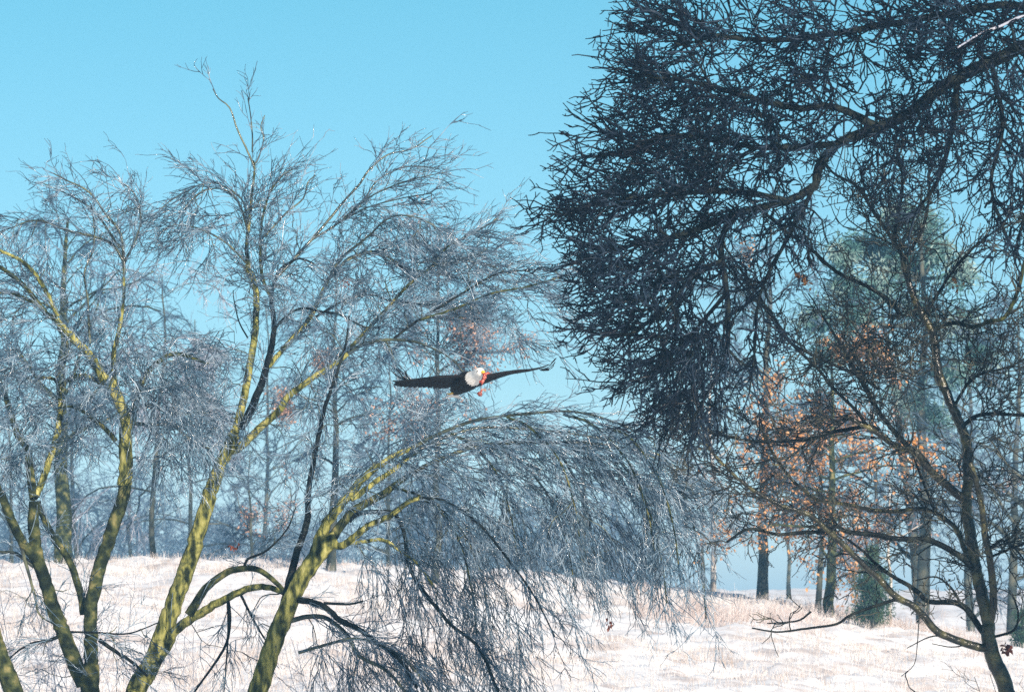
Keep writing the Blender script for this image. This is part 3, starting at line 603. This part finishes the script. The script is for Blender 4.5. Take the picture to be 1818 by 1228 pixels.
# right: the wood seen through the dark tree
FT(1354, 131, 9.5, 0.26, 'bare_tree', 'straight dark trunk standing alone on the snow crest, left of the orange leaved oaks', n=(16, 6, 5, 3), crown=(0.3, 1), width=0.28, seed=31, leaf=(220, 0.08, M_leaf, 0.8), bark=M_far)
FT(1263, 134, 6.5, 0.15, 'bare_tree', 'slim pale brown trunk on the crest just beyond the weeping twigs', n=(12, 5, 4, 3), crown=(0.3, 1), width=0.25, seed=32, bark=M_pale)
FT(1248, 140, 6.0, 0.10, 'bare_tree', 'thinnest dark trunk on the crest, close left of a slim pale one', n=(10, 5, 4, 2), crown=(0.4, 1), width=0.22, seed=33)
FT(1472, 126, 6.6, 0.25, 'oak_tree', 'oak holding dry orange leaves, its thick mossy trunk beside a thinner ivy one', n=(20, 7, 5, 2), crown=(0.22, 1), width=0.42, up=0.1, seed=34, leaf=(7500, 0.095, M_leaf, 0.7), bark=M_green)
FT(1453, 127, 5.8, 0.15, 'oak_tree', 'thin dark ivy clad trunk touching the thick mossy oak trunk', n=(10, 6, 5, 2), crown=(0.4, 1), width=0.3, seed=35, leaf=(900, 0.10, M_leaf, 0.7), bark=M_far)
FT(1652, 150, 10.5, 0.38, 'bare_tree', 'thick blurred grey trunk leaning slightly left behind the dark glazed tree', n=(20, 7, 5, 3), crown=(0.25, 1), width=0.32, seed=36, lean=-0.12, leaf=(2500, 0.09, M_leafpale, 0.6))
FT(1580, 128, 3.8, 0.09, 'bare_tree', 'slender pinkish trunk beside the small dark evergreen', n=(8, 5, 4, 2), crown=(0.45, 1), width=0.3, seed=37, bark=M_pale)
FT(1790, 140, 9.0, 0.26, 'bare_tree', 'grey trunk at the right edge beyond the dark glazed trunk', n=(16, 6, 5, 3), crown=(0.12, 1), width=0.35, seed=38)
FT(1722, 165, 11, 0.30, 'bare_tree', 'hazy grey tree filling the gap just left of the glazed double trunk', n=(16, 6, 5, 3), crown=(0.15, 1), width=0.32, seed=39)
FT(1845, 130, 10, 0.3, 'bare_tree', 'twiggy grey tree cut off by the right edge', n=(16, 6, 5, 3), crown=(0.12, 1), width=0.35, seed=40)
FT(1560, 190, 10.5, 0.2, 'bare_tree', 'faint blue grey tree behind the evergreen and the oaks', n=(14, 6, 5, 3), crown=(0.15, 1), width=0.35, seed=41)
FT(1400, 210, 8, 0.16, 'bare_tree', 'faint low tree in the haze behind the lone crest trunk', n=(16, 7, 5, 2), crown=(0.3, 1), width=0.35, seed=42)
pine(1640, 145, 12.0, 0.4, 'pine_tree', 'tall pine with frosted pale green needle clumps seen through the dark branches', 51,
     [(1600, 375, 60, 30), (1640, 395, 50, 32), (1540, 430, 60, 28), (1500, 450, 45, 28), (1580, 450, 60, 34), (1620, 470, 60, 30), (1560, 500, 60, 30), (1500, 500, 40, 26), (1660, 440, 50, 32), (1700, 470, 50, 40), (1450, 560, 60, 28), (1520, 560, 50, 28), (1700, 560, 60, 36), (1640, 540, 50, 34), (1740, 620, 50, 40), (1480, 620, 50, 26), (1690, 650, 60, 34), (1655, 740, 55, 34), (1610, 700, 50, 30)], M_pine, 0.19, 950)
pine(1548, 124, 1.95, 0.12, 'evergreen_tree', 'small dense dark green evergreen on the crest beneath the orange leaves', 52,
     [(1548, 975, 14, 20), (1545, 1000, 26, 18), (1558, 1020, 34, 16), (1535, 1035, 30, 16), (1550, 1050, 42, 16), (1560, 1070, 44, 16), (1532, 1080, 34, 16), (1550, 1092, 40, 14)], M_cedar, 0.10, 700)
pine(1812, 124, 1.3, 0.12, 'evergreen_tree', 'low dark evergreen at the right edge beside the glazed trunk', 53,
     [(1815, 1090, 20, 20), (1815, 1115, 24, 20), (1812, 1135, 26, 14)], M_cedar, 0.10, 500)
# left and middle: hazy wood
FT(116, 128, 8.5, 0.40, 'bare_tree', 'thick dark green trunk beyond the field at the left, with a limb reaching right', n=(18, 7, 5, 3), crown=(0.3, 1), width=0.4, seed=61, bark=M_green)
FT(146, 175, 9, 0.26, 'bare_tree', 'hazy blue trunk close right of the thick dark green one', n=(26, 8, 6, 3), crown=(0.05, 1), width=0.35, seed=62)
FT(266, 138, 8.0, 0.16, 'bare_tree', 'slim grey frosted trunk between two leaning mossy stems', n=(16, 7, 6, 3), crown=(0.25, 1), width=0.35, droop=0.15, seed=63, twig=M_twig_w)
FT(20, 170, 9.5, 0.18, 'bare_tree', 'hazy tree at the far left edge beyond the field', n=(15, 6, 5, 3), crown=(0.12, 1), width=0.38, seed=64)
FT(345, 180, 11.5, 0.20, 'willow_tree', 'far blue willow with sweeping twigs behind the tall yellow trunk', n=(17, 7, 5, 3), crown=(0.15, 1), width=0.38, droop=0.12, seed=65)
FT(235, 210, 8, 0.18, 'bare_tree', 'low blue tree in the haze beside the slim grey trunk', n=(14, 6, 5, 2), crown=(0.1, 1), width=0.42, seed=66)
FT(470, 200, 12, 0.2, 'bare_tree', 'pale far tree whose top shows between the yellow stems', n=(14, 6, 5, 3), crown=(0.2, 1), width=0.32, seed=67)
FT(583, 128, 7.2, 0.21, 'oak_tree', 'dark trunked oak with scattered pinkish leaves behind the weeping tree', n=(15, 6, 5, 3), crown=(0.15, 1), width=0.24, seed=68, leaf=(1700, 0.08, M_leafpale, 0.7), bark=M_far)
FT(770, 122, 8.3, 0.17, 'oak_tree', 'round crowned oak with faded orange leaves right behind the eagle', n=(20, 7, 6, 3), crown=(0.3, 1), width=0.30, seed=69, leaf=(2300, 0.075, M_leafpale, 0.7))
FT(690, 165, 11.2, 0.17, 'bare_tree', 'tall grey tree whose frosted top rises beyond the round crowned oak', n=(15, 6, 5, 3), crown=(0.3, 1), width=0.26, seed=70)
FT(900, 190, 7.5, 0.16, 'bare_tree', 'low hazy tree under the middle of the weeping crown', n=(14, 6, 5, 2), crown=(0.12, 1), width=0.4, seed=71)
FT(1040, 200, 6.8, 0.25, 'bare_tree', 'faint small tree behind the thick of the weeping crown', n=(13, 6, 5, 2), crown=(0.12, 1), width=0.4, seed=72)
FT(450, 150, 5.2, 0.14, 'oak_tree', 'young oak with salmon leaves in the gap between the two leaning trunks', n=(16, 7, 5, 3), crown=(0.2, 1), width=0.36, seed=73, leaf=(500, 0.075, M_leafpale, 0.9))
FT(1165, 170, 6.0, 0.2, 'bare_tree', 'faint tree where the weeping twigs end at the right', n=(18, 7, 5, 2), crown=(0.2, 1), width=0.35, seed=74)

# far wood that reads as one mass
rng = np.random.default_rng(90)
b = Bag()
for i in range(44):
    D = rng.uniform(240, 330); x = rng.uniform(-80, 1150); X = (x-909)/FPX*D; h = rng.uniform(3.0, 5.5)
    z0 = float(gz(X, D))
    tt = np.linspace(0, 1, 7); T = np.c_[np.full(7, X), np.full(7, D), z0+h*tt]
    b.add(T[None], (0.16*(1-0.8*tt))[None], 5)
    A, RA = grow(T[rng.integers(1, 7, 26)], np.c_[rng.normal(size=(26, 2)), rng.uniform(0.2, 1.2, 26)], rng.uniform(1.2, 3, 26), np.full(26, 0.04), np.full(26, 0.015), 5, 0.15, np.array([[0, 0, -0.03]])); b.add(A, RA, 3)
    po, di, _, pi = spawn(A, RA, 12, 0.1, (25, 65)); B, RB = grow(po, di, rng.uniform(0.4, 1.2, len(po)), np.full(len(po), 0.016), np.full(len(po), 0.012), 3, 0.2, np.zeros((1, 3))); b.add(B, RB, 3)
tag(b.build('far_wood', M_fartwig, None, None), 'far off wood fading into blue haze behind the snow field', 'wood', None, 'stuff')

# frosted bushes
def bush(x, D, h, name, label, seed, n=11, r=0.004, mat=None, lean=0.35):
    global rng
    rng = np.random.default_rng(seed)
    X = (x-909)/FPX*D; base = np.array([X, D, float(gz(X, D))-0.05])
    root = empty(name, base, label, 'bush', 'frosted bushes at the foot of the trees')
    O = base+rng.normal(size=(n, 3))*np.array([0.12, 0.12, 0])
    d = np.c_[rng.normal(size=(n, 2))*lean, np.ones(n)]
    A, RA = grow(O, d, rng.uniform(0.6, 1.1, n)*h, np.full(n, r*1.6), np.full(n, r*0.7), 8, 0.12, np.array([[0, 0, 0.0]]))
    b = Bag(); b.add(A, RA, 4); po, di, _, pi = spawn(A, RA, 6, 0.25, (25, 60)); B, RB = grow(po, di, rng.uniform(0.15, 0.45, len(po))*h*0.5, np.full(len(po), r*0.8), np.full(len(po), r*0.5), 4, 0.2, np.zeros((1, 3))); b.add(B, RB, 3)
    po, di, _, pi = spawn(B, RB, 3, 0.2, (30, 60)); B, RB = grow(po, di, rng.uniform(0.06, 0.18, len(po))*h*0.5, np.full(len(po), r*0.55), np.full(len(po), r*0.45), 3, 0.2, np.zeros((1, 3))); b.add(B, RB, 3)
    b.build('stems', mat or M_twig_w, root, base)
for a in [(40, 72, 2.6, 'frosted_bush', 'frosted bush between the left edge and the forking mossy trunk', 101),
          (215, 74, 2.3, 'frosted_bush', 'frosted bush between the forked mossy trunk and the yellow trunk', 102),
          (120, 78, 2.2, 'frosted_bush', 'pale thin bush seen inside the V of the forked trunk', 103),
          (330, 76, 1.9, 'frosted_bush', 'pale bush under the low arching yellow branch', 104),
          (600, 70, 1.9, 'frosted_bush', 'frosted bush right of the weeping trunk at the bottom edge', 105),
          (700, 72, 1.8, 'frosted_bush', 'frosted bush under the weeping curtain at the bottom edge', 106)]:
    bush(*a)
bush(1812, 56, 1.9, 'dark_bush', 'dark spiky bush right of the glazed trunk in the bottom right corner', 107, n=16, mat=M_twig_g)

# ------------------------------------------------------------------ bald eagle
rng = np.random.default_rng(200)
ED = 60.0; EC = P(832, 678, ED); epx = ED/FPX
M_feather = noise_mat('dark_brown_feather', [(0.006, 0.006, 0.007), (0.014, 0.012, 0.011), (0.020, 0.017, 0.015)], 26, 0.7, 0.08, spec=0.12, stretch=(1, 3, 1))
M_white = noise_mat('white_feather', [(0.62, 0.60, 0.55), (0.85, 0.84, 0.8)], 60, 0.8, 0.06, spec=0.2)
m_, t_, b_ = mat_new('yellow_beak'); b_.inputs['Base Color'].default_value = (0.75, 0.42, 0.04, 1); b_.inputs['Roughness'].default_value = 0.35; M_beak = m_
m_, t_, b_ = mat_new('eagle_eye'); b_.inputs['Base Color'].default_value = (0.02, 0.015, 0.01, 1); b_.inputs['Roughness'].default_value = 0.1; M_eye = m_
M_meat = noise_mat('raw_meat', [(0.16, 0.015, 0.010), (0.34, 0.05, 0.03), (0.50, 0.20, 0.14)], 45, 0.3, 0.4, coat=0.4)
root = empty('bald_eagle', EC, 'bald eagle with spread dark wings and white head flying before the bare trees', 'bird')
hd = math.radians(35); F_ = np.array([math.sin(hd), -math.cos(hd), 0.0]); Rt = np.array([math.cos(hd), math.sin(hd), 0.0]); U_ = np.array([0, 0, 1.0])
def epos(px, py, fwd=0.0, lat=None):
    """point on the bird: photo px offset resolved along the wing axis, fwd metres towards the beak"""
    u = (px-832)*epx; v = -(py-678)*epx
    return EC + Rt*((u-F_[0]*fwd)/Rt[0]) + U_*v + F_*fwd
V = []; Fq = []; Fm = []; nv = 0
def loft(rings, mat, closed=True):
    global nv
    rings = np.asarray(rings); a, b, _ = rings.shape
    idx = nv+np.arange(a*b).reshape(a, b); V.append(rings.reshape(-1, 3)); nv += a*b
    A_ = idx[:-1]; B_ = idx[1:]
    if closed: q = np.stack([A_, np.roll(A_, -1, 1), np.roll(B_, -1, 1), B_], -1).reshape(-1, 4)
    else: q = np.stack([A_[:, :-1], A_[:, 1:], B_[:, 1:], B_[:, :-1]], -1).reshape(-1, 4)
    Fq.append(q); Fm.append(np.full(len(q), mat))
# trunk of the body: from tail root to the crown of the head
spine = [  # px, py, fwd, half width (lateral), half height, material
    (806, 697, -0.42, 0.012, 0.010, 0), (808, 694, -0.36, 0.045, 0.03, 0), (813, 688, -0.22, 0.085, 0.065, 0), (821, 681, -0.08, 0.115, 0.095, 0),
    (830, 677, 0.06, 0.122, 0.105, 0), (836, 675, 0.15, 0.105, 0.095, 0), (840, 673.5, 0.21, 0.085, 0.078, 0), (842, 672.2, 0.235, 0.080, 0.074, 1), (845.5, 669.5, 0.28, 0.067, 0.064, 1),
    (848.5, 666.5, 0.33, 0.058, 0.058, 1), (851, 664.6, 0.37, 0.053, 0.055, 1), (853.6, 663.8, 0.41, 0.045, 0.048, 1), (855.8, 663.9, 0.44, 0.031, 0.033, 1), (857.3, 664.2, 0.452, 0.013, 0.014, 1)]
th = np.arange(20)*2*math.pi/20
prev = None
sp_pts = np.array([epos(a, b, c) for a, b, c, *_ in spine]); Tn = norm(np.gradient(sp_pts, axis=0))
rings = []
for (a, b, c, hw, hh, mt), p, tn in zip(spine, sp_pts, Tn):
    s_ = norm(np.cross(tn, U_)); u_ = np.cross(s_, tn)
    rings.append(p + np.outer(np.cos(th), s_)*hw + np.outer(np.sin(th), u_)*hh)
loft(rings[:8], 0); 
rg = [r.copy() for r in rings[7:]]
rg[0] = rg[0]*1.0; jag = rings[6]+(rings[6]-rings[6].mean(0))*0.06; jag2 = jag.copy(); jag2[::2] += Tn[6]*-0.035; jag2[1::2] += Tn[6]*0.01
loft([jag2]+[r+(r-r.mean(0))*0.03 for r in rg[:1]]+rg[1:], 1)
# wings: leading edge line with chord, both with real thickness and scalloped trailing edge
def wing(le, side):
    le = np.asarray(le, float)    # px, py, fwd, chord, pitch(deg), thick
    s = np.linspace(0, len(le)-1, 64); W = np.stack([np.interp(s, np.arange(len(le)), le[:, k]) for k in range(6)], 1)
    n = 12; top = []; 
    for i, (a, b, f, ch, pit, tk) in enumerate(W):
        p = epos(a, b, f); pr = math.radians(pit)
        cdir = -F_*math.cos(pr)-U_*math.sin(pr); nd = norm(np.cross(Rt, cdir))*1.0
        if nd[2] < 0: nd = -nd
        sc = 0.82+0.18*abs(math.sin(i*0.75))
        c = np.linspace(0, 1, n)
        cam_ = 0.07*np.sin(np.minimum(c*1.4, 1)*math.pi)*ch
        th_ = tk*np.sqrt(np.maximum(c, 0))*(1-c)**0.7*2.2+0.0015
        up = p+np.outer(c*ch*sc, cdir)+np.outer(cam_+th_/2, nd); lo = p+np.outer(c*ch*sc, cdir)+np.outer(cam_-th_/2, nd)
        top.append(np.vstack([up, lo[::-1]]))
    loft(top, 0)
    return W
# viewer's left wing
wing([(836, 668, 0.12, 0.34, 20, 0.05), (815, 669.5, 0.16, 0.40, 18, 0.045), (790, 672, 0.20, 0.38, 16, 0.038), (765, 675, 0.17, 0.33, 16, 0.030), (740, 678, 0.12, 0.28, 15, 0.022), (722, 679.5, 0.06, 0.20, 14, 0.015), (708, 682.5, 0.00, 0.10, 14, 0.008)], -1)
wing([(845, 668, 0.10, 0.36, 16, 0.05), (864, 667, 0.10, 0.36, 22, 0.045), (880, 663.5, 0.12, 0.36, 20, 0.036), (900, 659.5, 0.12, 0.30, 15, 0.028), (925, 656, 0.10, 0.24, 7, 0.020), (950, 652.5, 0.06, 0.17, 5, 0.014), (966, 647.5, 0.02, 0.12, 6, 0.009), (977, 641.5, 0.0, 0.05, 6, 0.006)], 1)
# tail: short white fan behind the body
tp = []
for i in range(9):
    f = -0.36-0.03*i; wv = 0.03+0.011*i
    c = epos(807-0.5*i, 694.5+0.7*i, f)
    q = np.linspace(-1, 1, 9)
    row = c+np.outer(q*wv, Rt)+np.outer(-0.012*q*q, U_)
    tp.append(np.vstack([row+U_*0.004, (row-U_*0.004)[::-1]]))
loft(tp, 1)
fa = np.concatenate(Fq); body = mesh_np('body', np.concatenate(V), fa, [M_feather, M_white], root, EC, fmat=np.concatenate(Fm))
bm = bmesh.new(); bm.from_mesh(body.data); bmesh.ops.recalc_face_normals(bm, faces=bm.faces); bm.to_mesh(body.data); bm.free()
# separated primary feathers at the wing tips
def feather(pts, w, name='primary_feather'):
    q = catmull([(a, b, f*100) for a, b, f in pts], 2.0)
    W = np.array([epos(a, b, f/100) for a, b, f in q]); T = norm(np.gradient(W, axis=0)); n = len(W)
    sd = norm(np.cross(T, norm(U_*0.3+Rt))); t = np.linspace(0, 1, n); ww = w*np.sqrt(np.clip(1-t**3, 0, 1))*(0.6+0.4*np.sin(np.minimum(t*2, 1)*math.pi/2))+0.001
    nd = norm(np.cross(T, sd)); rr = []
    for i in range(n):
        rr.append([W[i]+sd[i]*ww[i], W[i]+nd[i]*0.003, W[i]-sd[i]*ww[i], W[i]-nd[i]*0.003])
    rr = np.array(rr); idx = np.arange(n*4).reshape(n, 4)
    Q = np.stack([idx[:-1], np.roll(idx[:-1], -1, 1), np.roll(idx[1:], -1, 1), idx[1:]], -1).reshape(-1, 4)
    mesh_np(name, rr.reshape(-1, 3), [Q, idx[[0, -1]]], M_feather, root, EC)
feather([(735, 681, 0.02), (724, 672, 0.03), (722, 662, 0.04)], 0.020); feather([(728, 680, -0.02), (715, 671, -0.02), (706, 658.5, 0)], 0.020)
feather([(722, 678, -0.05), (708, 672, -0.06), (696, 663, -0.05)], 0.019); feather([(718, 681, -0.04), (708, 681.5, -0.08), (698, 679, -0.1)], 0.018)
feather([(725, 683, -0.06), (712, 686, -0.12), (702, 686, -0.16)], 0.018)
feather([(958, 651, 0.0), (974, 646, 0.0), (982, 637, 0.0), (989, 629, 0.02)], 0.013); feather([(960, 652, -0.04), (974, 648.5, -0.06), (984, 640, -0.06), (987, 635, -0.05)], 0.012)
feather([(962, 652, -0.08), (975, 650, -0.1), (983, 644, -0.1), (984, 640, -0.1)], 0.010)
# beak, eyes, feet
def tube_obj(pts, rr, mat, name, parent, loc, sides=10):
    pts = np.asarray(pts)
    if loc is None: loc = EC
    b = Bag(); b.add(pts[None], np.asarray(rr)[None], sides, ref=np.array([0.1, 1.0, 0.2])); return b.build(name, mat, parent, loc)
tube_obj([epos(855.8, 664.0, 0.435), epos(857.6, 664.4, 0.455), epos(859.4, 665.0, 0.472), epos(860.8, 666.4, 0.484), epos(861, 668.6, 0.486)], [0.021, 0.020, 0.017, 0.011, 0.002], M_beak, 'beak', body, None)
for sgn in (-1, 1):
    e = epos(853.0, 662.6, 0.40)+Rt*sgn*0.043+F_*0.010
    tube_obj([e-F_*0.007, e-F_*0.004, e, e+F_*0.004, e+F_*0.007], [0.001, 0.006, 0.008, 0.006, 0.001], M_eye, 'eye', body, None)
for sgn in (-1, 1):
    p = epos(812, 694, -0.24)+Rt*sgn*0.04
    tube_obj([p, p-F_*0.05-U_*0.012, p-F_*0.10-U_*0.018, p-F_*0.14-U_*0.016], [0.014, 0.011, 0.009, 0.004], M_beak, 'foot', body, None)
# strip of meat carried in the beak
mp = [epos(857.5, 668, 0.47), epos(863, 667.5, 0.49), epos(867, 665.6, 0.49), epos(870, 667, 0.485)]
base = mp[1]
mroot = empty('meat_strip', base, 'torn strip of red meat hanging from the beak of the eagle', 'meat')
def lump(pts, rr, name):
    pts = catmull(np.asarray(pts)*100, 0.6)/100; n = len(pts); r = 0.95*np.interp(np.linspace(0, 1, n), np.linspace(0, 1, len(rr)), rr)*(1+0.3*rng.normal(size=n).clip(-1, 1))
    tube_obj(pts, r, M_meat, name, mroot, base, 9)
lump(mp, [0.012, 0.018, 0.014, 0.005], 'torn_end')
lump([epos(862, 668, 0.488), epos(860.5, 673, 0.485), epos(858.5, 678, 0.48), epos(856.5, 683, 0.48), epos(856, 685.5, 0.48)], [0.016, 0.022, 0.020, 0.024, 0.008], 'strip')
lump([epos(856, 682, 0.48), epos(853, 681.5, 0.47), epos(851.5, 684, 0.47)], [0.012, 0.015, 0.004], 'torn_end')
lump([epos(856.5, 684, 0.48), epos(856, 690, 0.475), epos(854.5, 697, 0.475)], [0.004, 0.003, 0.004], 'sinew')
lump([epos(855.5, 696, 0.475), epos(855, 699, 0.475), epos(852.5, 703, 0.47), epos(850.5, 706, 0.47)], [0.010, 0.028, 0.030, 0.010], 'chunk')

# ------------------------------------------------------------------ haze
bx0, bx1, by0, by1, bz0, bz1 = -1600, 1600, -320, 2600, -5, 22
hv = [(x, y, z) for z in (bz0, bz1) for y in (by0, by1) for x in (bx0, bx1)]
hf = np.array([[0, 2, 3, 1], [4, 5, 7, 6], [0, 1, 5, 4], [2, 6, 7, 3], [0, 4, 6, 2], [1, 3, 7, 5]])
m = bpy.data.materials.new('haze'); m.use_nodes = True; m.node_tree.nodes.clear()
pv = m.node_tree.nodes.new('ShaderNodeVolumePrincipled'); mo = m.node_tree.nodes.new('ShaderNodeOutputMaterial')
pv.inputs['Density'].default_value = 0.0010; pv.inputs['Color'].default_value = (0.28, 0.64, 1.0, 1); pv.inputs['Anisotropy'].default_value = 0.0
m.node_tree.links.new(pv.outputs[0], mo.inputs['Volume'])
tag(mesh_np('haze', np.array(hv, float), hf, m, smooth=False), 'thin cold blue haze over the field and the far trees', None, None, 'stuff')
